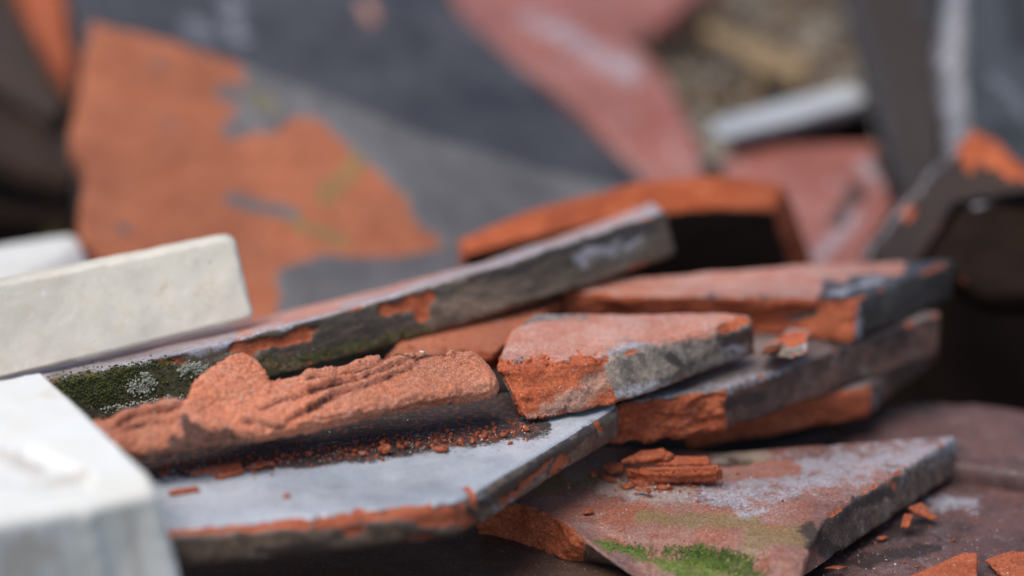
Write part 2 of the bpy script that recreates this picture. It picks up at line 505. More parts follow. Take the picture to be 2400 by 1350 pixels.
# ------------------------------------------------------------------ the setting
def ground():
    n = 160
    bm = bmesh.new()
    xs = np.concatenate([-np.geomspace(6, .6, 30)[:-1], np.linspace(-.6, .6, 130), np.geomspace(.6, 6, 30)[1:]])
    ys = np.concatenate([-np.geomspace(6, .5, 25)[:-1], np.linspace(-.5, 1.3, 160), np.geomspace(1.3, 9, 30)[1:]])
    X, Y = np.meshgrid(xs, ys)
    p = np.stack([X.ravel(), Y.ravel(), X.ravel() * 0], 1)
    z = -.150 + fbm(p, .12, 3, 4) * .008 + fbm(p, .02, 5, 3) * .0025
    verts = np.stack([p[:, 0], p[:, 1], z], 1)
    nx, ny = len(xs), len(ys)
    faces = [(j * nx + i, j * nx + i + 1, (j + 1) * nx + i + 1, (j + 1) * nx + i) for j in range(ny - 1) for i in range(nx - 1)]
    me = bpy.data.meshes.new('ground')
    me.from_pydata(verts.tolist(), [], faces)
    for f in me.polygons: f.use_smooth = True
    me.materials.append(M_soil)
    o = bpy.data.objects.new('ground', me)
    COL.objects.link(o)
    tag(o, kind='structure')
ground()

HI, MD, LO = .0009, .0014, .003

# ---- lowest layer: flat floor tiles under the pile
slab('floor_tile', 'purple brown roof tile lying flat under the bloomed tile at the bottom right corner', 'roof tile',
     [(1180, 1500), (2640, 1560), (2700, 1130), (2140, 960), (1700, 1060), (1100, 1240)], flat(-.1010), .014, M_floor, res=.0014, frac=(5,),
     masks={'dark': [(1500, 1350, 1900, 1345, 30), (1950, 1290, 2150, 1260, 22), (1980, 1330, 2200, 1300, 16)],
            'bloom': [(2160, 1195, 2280, 1200, 22)], 'grey': [(2200, 1140, 2400, 1160, 30)]},
     warp=lambda x, y: .0035 * np.sin(x / .035) * 1.0)
slab('floor_tile', 'dark red brown broken tile lying flat under the front edge of the blue grey tile', 'roof tile',
     [(150, 1500), (1560, 1500), (1420, 1240), (1180, 1215), (500, 1290), (100, 1330)], flat(-.0930), .014, M_umber, res=.0014, frac=(1, 2, 3))
slab('floor_tile', 'blurred purple brown curved tile lying behind the tile with the white bloom at right', 'roof tile',
     [(2030, 1075), (2560, 1140), (2600, 1000), (2330, 960), (2130, 950), (1940, 990)], flat(-.0920), .014, M_floor, res=.002, frac=(3,),
     warp=lambda x, y: -.9 * (x ** 2) + .002)

# ---- bloomed tile (bottom right)
def post_bloom(co2, nr, q, vis, att, co, wco):
    # the front has split off in steps: lower the near-left part in sloping, terraced breaks
    a = np.array([1195., 1150.]); b = np.array([1930., 1222.])
    # line of the upper surface's end, in pixels, moved down the slope
    line = np.interp(q[:, 0], [1150, 1300, 1420, 1600, 1780, 1870, 1935], [1150, 1165, 1205, 1225, 1242, 1232, 1212])
    low = np.interp(q[:, 0], [1150, 1300, 1420, 1600, 1700, 1780, 1860, 1935], [1240, 1262, 1275, 1300, 1312, 1330, 1380, 1350])
    top = (nr[:, 2] > .3)
    t = np.clip((q[:, 1] - line) / (low - line), 0, 1.3)
    n1 = fbm(co, .02, 44, 4)
    drop = sstep(0, 1.1, t + n1 * .10) * .0060 + sstep(.42, .60, t + n1 * .16) * .0032 + sstep(.85, 1.0, t + n1 * .12) * .0020
    hw = np.clip(1 + co[:, 2] / .0150, 0, 1)
    front = sstep(1340, 1560, q[:, 0]) * (q[:, 1] > line - 30)
    co2[:, 2] -= drop * hw * front
    att['raw'] = att['raw'] * (1 - sstep(0, .1, t) * sstep(1360, 1400, q[:, 0]))
    return co2, att
slab('clay_tile', 'red tile with lavender white bloom and bright green moss on its split front edge', 'roof tile',
     [(1110, 1180), (1215, 1182), (1300, 1210), (1366, 1262), (1430, 1290), (1620, 1330), (1740, 1355), (1845, 1400), (1935, 1214), (2246, 1018), (1700, 1058), (1340, 1040), (1210, 1090)],
     flat(-.0800), .0150, M_bloom,
     bot=[(1115, 1262), (1212, 1278), (1290, 1312), (1352, 1322), (1430, 1326), (1600, 1354), (1720, 1374), (1850, 1418), (1873, 1362), (2246, 1112), (1700, 1150), (1340, 1130), (1200, 1180)],
     frac=(0, 1, 2, 12), res=.0008, famp=.0016, lam=.5, rim=.0003,
     masks={'bloom': [(1650, 1185, 2230, 1035, 50), (1720, 1120, 2000, 1080, 40), (1480, 1165, 1600, 1160, 18), (1700, 1205, 1850, 1195, 22)],
            'red': [(1300, 1185, 1700, 1215, 26), (1700, 1240, 1800, 1270, 34), (1850, 1230, 1880, 1330, 60), (1500, 1110, 1850, 1100, 22), (1420, 1230, 1700, 1265, 30)],
            'green': [(1400, 1256, 1560, 1272, 7), (1560, 1274, 1700, 1284, 12), (1600, 1294, 1760, 1312, 17), (1680, 1314, 1780, 1340, 15)], 'dust': [(1420, 1130, 1600, 1160, 26), (1340, 1100, 1420, 1080, 24), (1690, 1070, 1800, 1060, 14)],
            'ochre': [(1500, 1210, 1780, 1225, 18), (1760, 1260, 1900, 1245, 24), (1240, 1140, 1400, 1120, 26), (1700, 1070, 1780, 1066, 18)],
            'dark': [(1900, 1240, 1960, 1290, 22), (2010, 1180, 2080, 1160, 16), (1690, 1085, 1760, 1075, 12)]},
     post=post_bloom)
# ---- orange broken tile below the second layer (right)
slab('clay_tile', 'lower tile with a smooth dark orange broken face and blurred rounded grey end at right', 'roof tile',
     [(1600, 985), (2037, 905), (2205, 772), (2060, 752), (1640, 860)], flat(-.0690), .0142, M_brown,
     frac=(0, 3), res=MD, bevel=.0018, masks={'red': [(2080, 765, 2180, 785, 22)], 'raw': [(2075, 758, 2120, 765, 12)], 'bloom': [(2050, 930, 2060, 990, 14)]})
# ---- second layer tile
slab('clay_tile', 'brown edged tile with a rough orange broken corner, lying under the pale orange tile', 'roof tile',
     [(1440, 950), (1692, 914), (1905, 838), (2210, 730), (1900, 700), (1500, 820)], flat(-.0530), .0158, M_brown,
     bot=[(1430, 1040), (1694, 1014), (1908, 938), (2200, 832), (1900, 790), (1500, 920)],
     frac=(0, 5, 4), res=.0007, famp=.0019, lam=.35, fsize=(.009, .009, .006), bevel=.0007,
     masks={'bloom': [(1500, 938, 1850, 868, 12), (1690, 925, 1800, 885, 8)], 'dark': [(1700, 950, 1790, 930, 14), (1960, 800, 2100, 770, 26)]})
# ---- front blue-grey tile
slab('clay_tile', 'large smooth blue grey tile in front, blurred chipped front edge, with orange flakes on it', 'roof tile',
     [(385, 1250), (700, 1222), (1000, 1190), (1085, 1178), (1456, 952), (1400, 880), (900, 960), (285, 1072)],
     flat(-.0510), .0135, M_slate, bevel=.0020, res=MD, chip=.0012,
     masks={'soil_and_shade': [(340, 1100, 700, 1072, 20), (700, 1075, 1270, 1000, 24), (400, 1050, 1200, 955, 45), (300, 1100, 700, 1060, 30)], 'raw': [(400, 1250, 640, 1232, 9), (640, 1230, 720, 1226, 8), (750, 1222, 880, 1212, 13), (900, 1206, 1080, 1195, 18), (820, 1250, 850, 1245, 8), (990, 1230, 1060, 1220, 12), (1080, 1185, 1110, 1270, 17), (1180, 1180, 1300, 1080, 8),  # dirt band; the wide runs paint the shade under the shard
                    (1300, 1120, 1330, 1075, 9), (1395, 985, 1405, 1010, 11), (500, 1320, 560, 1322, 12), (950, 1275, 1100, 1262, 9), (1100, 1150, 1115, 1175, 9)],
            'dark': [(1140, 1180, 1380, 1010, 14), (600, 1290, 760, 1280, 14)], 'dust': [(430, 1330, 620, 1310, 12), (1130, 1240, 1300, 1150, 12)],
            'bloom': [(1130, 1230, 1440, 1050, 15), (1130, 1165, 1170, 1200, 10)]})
# ---- tile below the leaning shard: carries the rubble centre, mostly hidden
slab('clay_tile', 'orange broken tile end in shade, showing between the mossy tile and the pale orange tile', 'roof tile',
     [(890, 850), (1102, 818), (1160, 830), (1230, 766), (1330, 698), (1500, 655), (1000, 720)], flat(-.0415), .0095, M_orange,
     bot=[(890, 900), (1104, 880), (1164, 864), (1240, 800), (1340, 736), (1500, 700), (1000, 770)],
     frac=(0, 1, 2, 3, 4), res=.0009, famp=.0010, lam=.2)

# ---- central orange shard with raised lump
LEDGES = [([(700, 922), (761, 908), (822, 894), (895, 875), (965, 851)], .0014, 34),
          ([(700, 975), (741, 951), (781, 926), (843, 910), (928, 881), (985, 853)], .0012, 30),
          ([(700, 900), (761, 888), (843, 877), (904, 857)], .0010, 22),
          ([(255, 1010), (317, 976), (367, 963), (430, 955)], .0016, 26), ([(273, 1016), (367, 993), (420, 985)], .0010, 18),
          ([(375, 1010), (417, 983), (430, 976)], .0010, 16), ([(593, 967), (700, 930), (800, 895)], .0012, 26),
          ([(660, 992), (693, 980), (750, 950), (797, 920)], .0012, 24), ([(545, 997), (590, 996), (633, 1000), (680, 994)], .0012, 20),
          ([(820, 872), (900, 852), (1000, 840), (1080, 835)], .0012, 20), ([(860, 985), (960, 950), (1090, 925)], .0009, 30),
          ([(480, 1000), (520, 1022), (600, 1036), (760, 1012), (900, 978)], .0009, 30)]
def post_shard(co2, nr, q, vis, att, co, wco):
    # flaky laminated surface: terraces running along the piece
    up = np.clip(wn_z(nr), 0, 1)
    st = fbm(co, np.array([.045, .009, .009]), 61, 4, .5)
    lv = st * 3.2 + (q[:, 1] - 900) / 120.0
    fl = lv - np.floor(lv)
    step_ = sstep(0.0, .07, fl) - fl
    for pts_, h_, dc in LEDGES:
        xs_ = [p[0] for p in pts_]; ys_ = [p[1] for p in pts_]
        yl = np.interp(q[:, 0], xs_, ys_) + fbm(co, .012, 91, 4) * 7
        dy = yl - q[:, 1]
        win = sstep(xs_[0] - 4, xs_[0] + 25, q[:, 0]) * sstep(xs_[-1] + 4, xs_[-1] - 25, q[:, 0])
        att['dark'] = np.maximum(att.get('dark', 0), .72 * np.exp(-((dy + .5) / 3.0) ** 2) * win)  # colour darkened at each ledge foot, painting in its shade
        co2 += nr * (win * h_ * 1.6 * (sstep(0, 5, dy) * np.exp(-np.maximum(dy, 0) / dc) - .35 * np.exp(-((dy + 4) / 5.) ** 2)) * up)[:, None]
    damp = sstep(1160, 1080, q[:, 0])
    co2 += nr * (step_ * .0011 * damp * up)[:, None]
    co2 += nr * (fbm(co, np.array([.05, .014, .014]), 65, 3, .45) * .00045)[:, None]
    # thin crack lines
    ck = np.abs(fbm(co, np.array([.06, .010, .010]), 71, 3))
    co2 -= nr * (sstep(.035, .0, ck) * .0007 * damp * up)[:, None]
    att['raw'] = np.ones(len(q)) * .95
    return co2, att
def wn_z(nr):
    return nr[:, 2] * .6 + .5
tilt = pl((235, 972, .992), (1110, 812, 1.030), (640, 905, .985))
TZ = -.0305
def dz(px, py, z):                      # distance at which a pixel's ray meets height z
    r = raydir(px, py)
    return (z - CAM.z) / r.z
bs = flat(-.0300)
SHP = pl((350, 1060, .958), (1150, 905, 1.002), (860, 870, .9995))
def SP(px, py, off):                    # a point on the shard's sloping face, raised by off
    return hit(px, py, *SHP) + SHP[1] * off
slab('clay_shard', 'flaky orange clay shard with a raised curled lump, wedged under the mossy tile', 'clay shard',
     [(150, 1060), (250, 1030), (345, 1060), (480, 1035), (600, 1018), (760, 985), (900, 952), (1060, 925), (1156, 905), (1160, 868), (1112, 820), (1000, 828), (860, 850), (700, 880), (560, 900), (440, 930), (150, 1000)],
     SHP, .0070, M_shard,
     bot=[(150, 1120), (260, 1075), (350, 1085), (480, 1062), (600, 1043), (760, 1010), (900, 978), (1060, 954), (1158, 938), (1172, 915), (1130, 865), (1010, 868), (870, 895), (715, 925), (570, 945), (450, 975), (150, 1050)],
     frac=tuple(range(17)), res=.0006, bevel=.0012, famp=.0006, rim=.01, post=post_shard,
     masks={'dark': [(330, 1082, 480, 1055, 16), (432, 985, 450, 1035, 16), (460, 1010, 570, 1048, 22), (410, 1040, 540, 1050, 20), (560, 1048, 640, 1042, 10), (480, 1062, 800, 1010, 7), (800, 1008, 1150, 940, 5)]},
     smooth=1,
     extra=[[SP(543, 838, .0012), SP(572, 830, .0008), SP(600, 846, .0005), SP(624, 876, 0), SP(648, 915, -.0012), SP(455, 905, .0016), SP(476, 884, .0018), SP(505, 862, .0018), SP(440, 945, .0014), SP(470, 975, .0006), SP(560, 985, -.001), SP(640, 960, -.002),
             SP(543, 850, -.0050), SP(572, 845, -.0055), SP(600, 860, -.0055), SP(648, 925, -.005), SP(460, 915, -.004), SP(440, 950, -.003), SP(560, 970, -.005)],
            [SP(425, 962, .0015), SP(440, 966, .0022), SP(470, 1000, .0020), SP(530, 1025, .0008), SP(600, 1035, -.001), SP(340, 1072, -.001), SP(450, 1040, .001), SP(440, 990, -.002), SP(350, 1040, -.002), SP(600, 1010, -.004)]])

# ---- mossy long tile
PA, PB, PC = (-60, 938, .985), (1562, 487, 1.1220), (1100, 601, 1.1050)
pm = pl(PA, PB, PC)
slab('clay_tile', 'long dark tile across the middle with moss and lichen on its edge', 'roof tile',
     [(-60, 938), (1562, 487), (1530, 474), (1100, 600), (500, 745), (-60, 868)], pm, .0186, M_mossy, warp=lambda x, y: .0042 * ((x / .14) ** 2 - 1),
     res=.0009, bevel=.0012, chip=.0010, rim=.0003, skinamp=.0003,
     masks={'raw': [(898, 700, 1000, 678, 16), (990, 680, 985, 715, 15), (550, 795, 715, 757, 15), (370, 835, 420, 824, 7), (550, 800, 590, 793, 6), (940, 765, 945, 785, 7), (1222, 592, 1224, 594, 4), (1570, 495, 1575, 500, 5), (700, 750, 740, 745, 5)],
            'moss': [(150, 910, 420, 880, 50), (250, 930, 480, 900, 30), (450, 860, 800, 820, 26), (700, 830, 980, 760, 24)],
            'red': [(620, 830, 720, 835, 10), (560, 745, 1500, 478, 14)],
            'bloom': [(1350, 590, 1500, 555, 18), (150, 880, 560, 775, 12), (560, 752, 1550, 472, 16)],  # the long runs paint pale sky haze on the top strip
            'dark': [(1100, 640, 1560, 500, 9), (700, 860, 900, 810, 8), (1450, 560, 1520, 530, 12)]})

# ---- pale orange tile, centre right
slab('clay_tile', 'pale orange topped tile with grey side and broken orange corner at the centre right', 'roof tile',
     [(1156, 862), (1212, 862), (1290, 850), (1395, 838), (1450, 828), (1772, 741), (1700, 730), (1250, 735), (1195, 775)], flat(-.0330), .0160, M_pale,
     bot=[(1206, 890), (1224, 992), (1290, 984), (1440, 952), (1490, 940), (1776, 832), (1700, 810), (1250, 830), (1200, 880)],
     frac=(0, 1, 2, 5, 6, 7, 8), res=.0007, famp=.0010, bevel=.0012, rim=.0008,
     masks={'raw': [(1180, 905, 1390, 870, 32), (1215, 960, 1300, 950, 32), (1160, 855, 1390, 845, 12), (1700, 770, 1740, 750, 12), (1350, 850, 1395, 880, 25)],
            'red': [(1200, 800, 1700, 742, 42), (1240, 840, 1400, 815, 18)],
            'dust': [(1290, 965, 1400, 900, 26), (1230, 985, 1290, 960, 12), (1390, 900, 1440, 880, 26)],
            'dark': [(1570, 835, 1590, 850, 12), (1700, 800, 1770, 780, 20), (1240, 985, 1400, 960, 5)],
            'bloom': [(1400, 830, 1650, 765, 8), (1690, 805, 1750, 825, 13), (1450, 745, 1690, 735, 10), (1420, 930, 1560, 900, 16)]},
     smooth=2)
# ---- upper right tile
slab('clay_tile', 'upper right tile with long orange broken front and blurred dark grey right side', 'roof tile',
     [(1310, 682), (1500, 694), (1750, 697), (2006, 700), (2246, 604), (1900, 618), (1700, 634), (1560, 645), (1420, 650)], flat(-.0370), .0158, M_dark,
     bot=[(1310, 765), (1500, 772), (1750, 778), (1996, 808), (2236, 702), (1900, 715), (1700, 728), (1560, 742), (1420, 748)],
     frac=(0, 1, 2, 5, 6, 7, 8), res=.001, famp=.0012, bevel=.0008, rim=.0004,
     masks={'red': [(1380, 672, 1900, 672, 30), (1500, 660, 2100, 618, 26), (1700, 690, 1900, 690, 10)], 'bloom': [(1400, 655, 1850, 650, 12), (1950, 690, 2080, 650, 10), (2005, 720, 2010, 790, 14)]})
# ---- small chip sitting between
slab('clay_chip', 'small orange chip with a grey crusty underside between the two right hand tiles', 'clay chip',
     [(1782, 826), (1812, 800), (1850, 764), (1902, 774), (1890, 790), (1840, 806)],
     pl((1782, 820, 1.062), (1902, 774, 1.075), (1850, 764, 1.090)), .0045, M_pale,
     bot=[(1778, 832), (1800, 812), (1850, 790), (1900, 800), (1898, 826), (1852, 842)],
     frac=(0, 1, 2), res=.0005, famp=.0008, bevel=.0004, rim=.0002,
     masks={'raw': [(1800, 810, 1885, 780, 14)], 'bloom': [(1880, 800, 1895, 825, 8)]})
# ---- dark curved tile behind, orange broken top
slab('clay_tile', 'tile leaning behind the pile, bright orange curved broken top above a black face', 'roof tile',
     [(1085, 594), (1290, 545), (1500, 503), (1660, 488), (1812, 492), (1838, 560), (1860, 680), (1500, 730), (1080, 700)],
     pl((1080, 600, 1.160), (1830, 500, 1.180), (1500, 690, 1.195)), .0165, M_shaded_brown,
     bot=[(1072, 560), (1260, 480), (1500, 422), (1700, 408), (1838, 430), (1868, 500), (1925, 650), (1500, 690), (1080, 660)],
     frac=(0, 1, 2, 3, 4, 5, 8), res=.0013, famp=.0007, rim=.0004, fsize=(.03, .03, .01))
# ---- marble pieces
slab('marble_strip', 'long cream marble strip standing on edge on the mossy tile at the left', 'marble piece',
     [(-120, 688), (0, 660), (300, 602), (520, 556), (552, 560), (560, 585), (594, 748), (300, 822), (0, 890), (-120, 915)],
     pl((0, 660, 1.035), (545, 556, 1.062), (300, 815, 1.042)), .0120, M_marble,
     bot=[(-120, 672), (0, 646), (300, 590), (515, 546), (545, 548), (556, 575), (590, 730), (300, 800), (0, 870), (-120, 900)],
     res=.0012, bevel=.0012, chip=.0004, skinamp=.0004)
def post_block(co2, nr, q, vis, att, co, wco):
    # broken pocket in the top, ridges left on the front
    f = pxdist(q, [(-20, 1090, 130, 1120, 34), (60, 1070, 190, 1125, 22)]) * (nr[:, 2] > .5)
    r = pxdist(q, [(55, 1085, 95, 1055, 12), (120, 1125, 200, 1110, 10)]) * (nr[:, 2] > .5)
    co2[:, 2] += (-.0018 * sstep(.15, .85, f + fbm(co, .012, 3, 3) * .08)) * sstep(.004, .0, -co[:, 2])
    g = pxdist(q, [(205, 1210, 250, 1400, 12)]) * (nr[:, 2] < .5)
    co2 += nr * (.0012 * sstep(.3, .6, g))[:, None]
    att['stain'] = np.maximum(pxdist(q, [(120, 1230, 150, 1360, 12), (60, 1240, 70, 1360, 14), (300, 1200, 330, 1360, 18), (240, 1210, 200, 1200, 10)]) * .8,
                              pxdist(q, [(0, 1060, 90, 1090, 22), (110, 1120, 200, 1105, 14), (20, 1330, 60, 1300, 50), (20, 1290, 130, 1290, 30)]) * .9)
    return co2, att
slab('marble_block', 'white marble block in the near left corner, blurred, with a broken pocket on top', 'marble block',
     [(-140, 1250), (0, 1222), (200, 1186), (368, 1150), (352, 1108), (100, 868), (-140, 915)], flat(-.0225), .0450, M_white,
     bot=[(-140, 1565), (0, 1537), (200, 1500), (455, 1463), (438, 1420), (185, 1190), (-140, 1230)],
     res=.0013, bevel=.0016, chip=.0004, post=post_block)
slab('marble_offcut', 'blurred white marble slab behind the cream strip at the left edge', 'marble piece',
     [(-120, 690), (0, 662), (185, 562), (172, 546), (-120, 592)],
     pl((0, 660, 1.120), (180, 562, 1.190), (0, 590, 1.175)), .0120, M_white,
     bot=[(-120, 790), (20, 760), (215, 640), (212, 600), (-120, 650)], res=.002, bevel=.0015)

# ---- background slabs
def spall(pol_px, key='raw'):
    pol = np.array(pol_px, float)
    def f(co2, nr, q, vis, att, co, wco):
        m = 0
        for kk in range(6):
            qq = q + np.stack([fbm(co, .03, 81 + kk * .05, 4, .6) * 22, fbm(co, .03, 90 + kk * .05, 4, .6) * 22], 1) + rng.normal(size=2) * 9
            x, y = qq[:, 0], qq[:, 1]
            ins = np.zeros(len(x), bool)
            for i in range(len(pol)):
                x1, y1 = pol[i - 1]; x2, y2 = pol[i]
                c = ((y1 > y) != (y2 > y)) & (x < (x2 - x1) * (y - y1) / (y2 - y1 + 1e-9) + x1)
                ins ^= c
            m = m + ins / 6.0
        m = m * vis
        att[key] = np.maximum(att.get(key, 0), m * 1.0)
        co2 = co2 - nr * (m * .0012)[:, None]
        return co2, att
    return f
p20 = pl((200, 80, 1.270), (230, 640, 1.180), (1450, 420, 1.250))
slab('clay_tile', 'big leaning grey tile at the left with a large bright orange spalled face', 'roof tile',
     [(212, 48), (400, 88), (560, 140), (760, 215), (1000, 310), (1300, 400), (1480, 440), (1560, 640), (1100, 800), (640, 800), (260, 640), (176, 540), (196, 400), (158, 325), (180, 200)],
     p20, .014, M_grey, res=.0022, frac=(0, 11, 12, 13, 14), rim=.001,
     masks={'grey': [(372, 150, 376, 152, 11), (530, 215, 600, 220, 22), (540, 300, 600, 290, 22), (560, 255, 620, 265, 18), (540, 460, 690, 500, 15), (385, 270, 400, 290, 8), (290, 528, 300, 535, 8), (720, 680, 1000, 640, 25)],
            'ochre': [(830, 380, 760, 460, 30), (600, 230, 640, 250, 20), (700, 520, 800, 560, 20)], 'moss': [(830, 385, 850, 390, 12)]},
     post=spall([(212, 40), (400, 88), (560, 138), (590, 200), (560, 250), (640, 330), (690, 270), (760, 300), (820, 350), (900, 420), (960, 470), (980, 530), (1060, 580), (940, 600), (760, 600), (640, 640), (660, 720), (620, 800), (240, 640), (100, 500), (100, 200)]))
slab('clay_tile', 'wide blurred dark grey tile behind the orange faced tile at the top', 'roof tile',
     [(120, -120), (1030, -120), (1080, 30), (1290, 210), (1500, 400), (1560, 520), (1000, 420), (560, 260), (210, 200)],
     pl((200, 0, 1.370), (1000, -20, 1.420), (1400, 420, 1.300)), .014, M_dark, res=.003,
     masks={'bloom': [(540, 0, 560, 90, 24), (450, 60, 500, 80, 20)], 'red': [(850, 10, 870, 40, 14)]})
slab('clay_tile', 'long blurred pink and grey tile running diagonally down from the top centre', 'roof tile',
     [(1010, -80), (1340, -80), (1460, 60), (1560, 160), (1650, 330), (1660, 420), (1500, 420), (1400, 300), (1300, 205), (1120, 110)],
     pl((1100, 0, 1.420), (1400, -20, 1.420), (1600, 400, 1.300)), .014, M_pink, res=.003, bevel=.003,
     masks={'bloom': [(1300, 60, 1480, 180, 32), (1230, 30, 1300, 60, 24)]},
     warp=lambda x, y: -.8 * y * y)
slab('clay_tile', 'dull red tile lying behind the right end of the diagonal pink tile', 'roof tile',
     [(1270, -80), (1700, -80), (1560, 60), (1480, 90), (1400, 40)], pl((1270, 0, 1.46), (1650, 0, 1.46), (1480, 90, 1.43)), .014, M_pink, res=.003)
slab('clay_tile', 'blurred reddish pink tile behind the orange topped curved tile', 'roof tile',
     [(1690, 335), (2060, 320), (2120, 480), (2090, 560), (1980, 700), (1800, 720), (1700, 520)],
     pl((1700, 340, 1.300), (2060, 320, 1.300), (1950, 640, 1.230)), .014, M_pink, res=.003, bevel=.003,
     masks={'dark': [(2010, 440, 1960, 520, 22), (2060, 360, 2100, 460, 20)], 'bloom': [(1920, 600, 2000, 520, 28), (2020, 380, 2060, 430, 20)]},
     warp=lambda x, y: -.9 * x * x)
slab('cement_strip', 'narrow pale grey strip lying blurred above the pink tile at the upper right', 'cement strip',
     [(1662, 282), (1985, 190), (2022, 200), (2032, 236), (1692, 326), (1668, 318)],
     pl((1662, 290, 1.300), (2020, 195, 1.320), (1850, 290, 1.290)), .012, stone('cement', (.42, .42, .42), (.34, .35, .36), (.30, .29, .28), .6), res=.002, bevel=.002,
     bot=[(1670, 300), (1985, 225), (2022, 225), (2040, 275), (1720, 350), (1680, 340)])
slab('clay_tile', 'black blurred slab painting the shadow under the pale grey strip', 'roof tile',
     [(1700, 330), (2045, 240), (2060, 330), (1900, 370), (1720, 380)], pl((1700, 330, 1.330), (2045, 240, 1.340), (1900, 370, 1.320)), .014, M_black, res=.003)  # black slab stands in for the strip's shadow
slab('clay_tile', 'tall dark blue grey tile leaning to the left of the pale upright edge', 'roof tile',
     [(1960, -80), (2200, -80), (2215, 150), (2200, 480), (2120, 470), (2060, 300), (2010, 120)],
     pl((1980, 0, 1.330), (2200, 0, 1.320), (2150, 450, 1.240)), .014, M_ink, res=.003, masks={'dark': [(2080, 0, 2190, 400, 90)]},
     warp=lambda x, y: .0)
slab('clay_tile', 'mottled grey tile standing upright in the top right corner with a pale edge', 'roof tile',
     [(2262, -80), (2560, -80), (2560, 460), (2420, 420), (2270, 330), (2262, 150)],
     pl((2262, 0, 1.290), (2500, 0, 1.370), (2300, 320, 1.265)), .016, M_grey, res=.003,
     bot=[(2215, -80), (2540, -80), (2540, 460), (2400, 450), (2215, 440), (2180, 150)],
     masks={'bloom': [(2230, 0, 2240, 400, 30), (2190, 120, 2230, 150, 20), (2330, 180, 2400, 260, 18)], 'dark': [(2380, 0, 2400, 90, 40), (2330, 300, 2400, 330, 18)]})
slab('clay_tile', 'tile with a pale rim and orange peak leaning at the right edge', 'roof tile',
     [(2018, 612), (2120, 470), (2282, 318), (2330, 350), (2450, 450), (2240, 480), (2170, 600), (2120, 640)],
     pl((2030, 610, 1.190), (2282, 315, 1.205), (2400, 450, 1.165)), .010, M_shaded_brown, res=.002,
     bot=[(2005, 600), (2108, 458), (2278, 296), (2345, 330), (2460, 430), (2245, 460), (2170, 590), (2110, 630)],
     frac=(2, 3), masks={'dark': [(2100, 600, 2230, 400, 34), (2200, 480, 2400, 450, 30)], 'raw': [(2290, 345, 2430, 400, 36), (2262, 345, 2265, 380, 24), (2120, 510, 2130, 495, 10)], 'bloom': [(2018, 605, 2270, 312, 7)]})
slab('clay_tile', 'slab coloured black for the shade below the pale rimmed tile at the right edge', 'roof tile',
     [(2165, 600), (2250, 478), (2330, 462), (2600, 470), (2620, 700), (2300, 690)],
     pl((2165, 600, 1.165), (2250, 478, 1.180), (2500, 600, 1.150)), .015, M_black, res=.003,
     masks={'bloom': [(2270, 470, 2420, 460, 10)]})  # black fill painting the shade of the hollow
slab('clay_tile', 'black slab added for the shade in the deep gap behind the right end of the pile', 'roof tile',
     [(1900, 600), (2700, 560), (2700, 1000), (1900, 1020)], pl((1900, 600, 1.260), (2700, 600, 1.260), (2300, 980, 1.240)), .015, M_black, res=.004)  # added black sheet, stands in for the shade of the cavity
slab('clay_tile', 'dark slab added for the shade in the gap behind the middle of the pile', 'roof tile',
     [(1000, 560), (1950, 560), (1950, 900), (1000, 900)], pl((1000, 600, 1.250), (1950, 600, 1.250), (1300, 880, 1.180)), .015, M_shaded_brown, res=.004)  # added dark sheet, its colour stands in for the gap's shade
# left edge
slab('clay_tile', 'blurred orange sliver of tile in the top left corner', 'roof tile',
     [(10, -80), (140, -80), (175, 150), (168, 215), (90, 100)], pl((10, 0, 1.36), (150, 0, 1.36), (170, 200, 1.32)), .014, M_orange, res=.003, frac=(0, 1, 2, 3, 4), rim=.02)
slab('clay_tile', 'dark brown tile below the orange sliver at the top left edge', 'roof tile',
     [(-200, -60), (10, -60), (90, 110), (175, 240), (120, 300), (-200, 90)], pl((-100, 0, 1.38), (10, -10, 1.38), (170, 240, 1.34)), .014, M_shaded_brown, res=.003,
     masks={'dark': [(0, 60, 60, 150, 50), (-50, 0, 0, 60, 40)]})
for (a, lab, m_) in (([(-200, 120), (120, 300), (190, 380), (180, 420), (-200, 300)], 'dark brown tile under the topmost tiles in the shaded gap at left', M_shaded_brown),
                     ([(-200, 330), (180, 430), (190, 520), (-200, 470)], 'tile coloured black for the shade in the middle of the gap at left', M_black),  # this and the next are blackened to paint the gap's shade
                     ([(-200, 480), (150, 520), (190, 640), (-200, 640)], 'tile coloured black for the shade at the bottom of the gap, above the white marble', M_black)):
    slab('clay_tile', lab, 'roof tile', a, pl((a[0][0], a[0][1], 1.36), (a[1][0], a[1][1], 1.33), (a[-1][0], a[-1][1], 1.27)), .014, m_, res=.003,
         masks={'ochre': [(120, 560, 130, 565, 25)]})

# ---- rubble heap behind, carries gravel
def stone_mesh(name, mat, k=0):
    bm = bmesh.new()
    bmesh.ops.create_icosphere(bm, subdivisions=2, radius=1.0)
    c = np.array([v.co[:] for v in bm.verts])
    f = 1 + fbm(c, 1.1, 20 + k, 3) * .28
    for v, g in zip(bm.verts, f):
        v.co *= g
        v.co.z *= .7
    me = bpy.data.meshes.new(name)
    bm.to_mesh(me); bm.free()
    me.materials.append(mat)
    return me

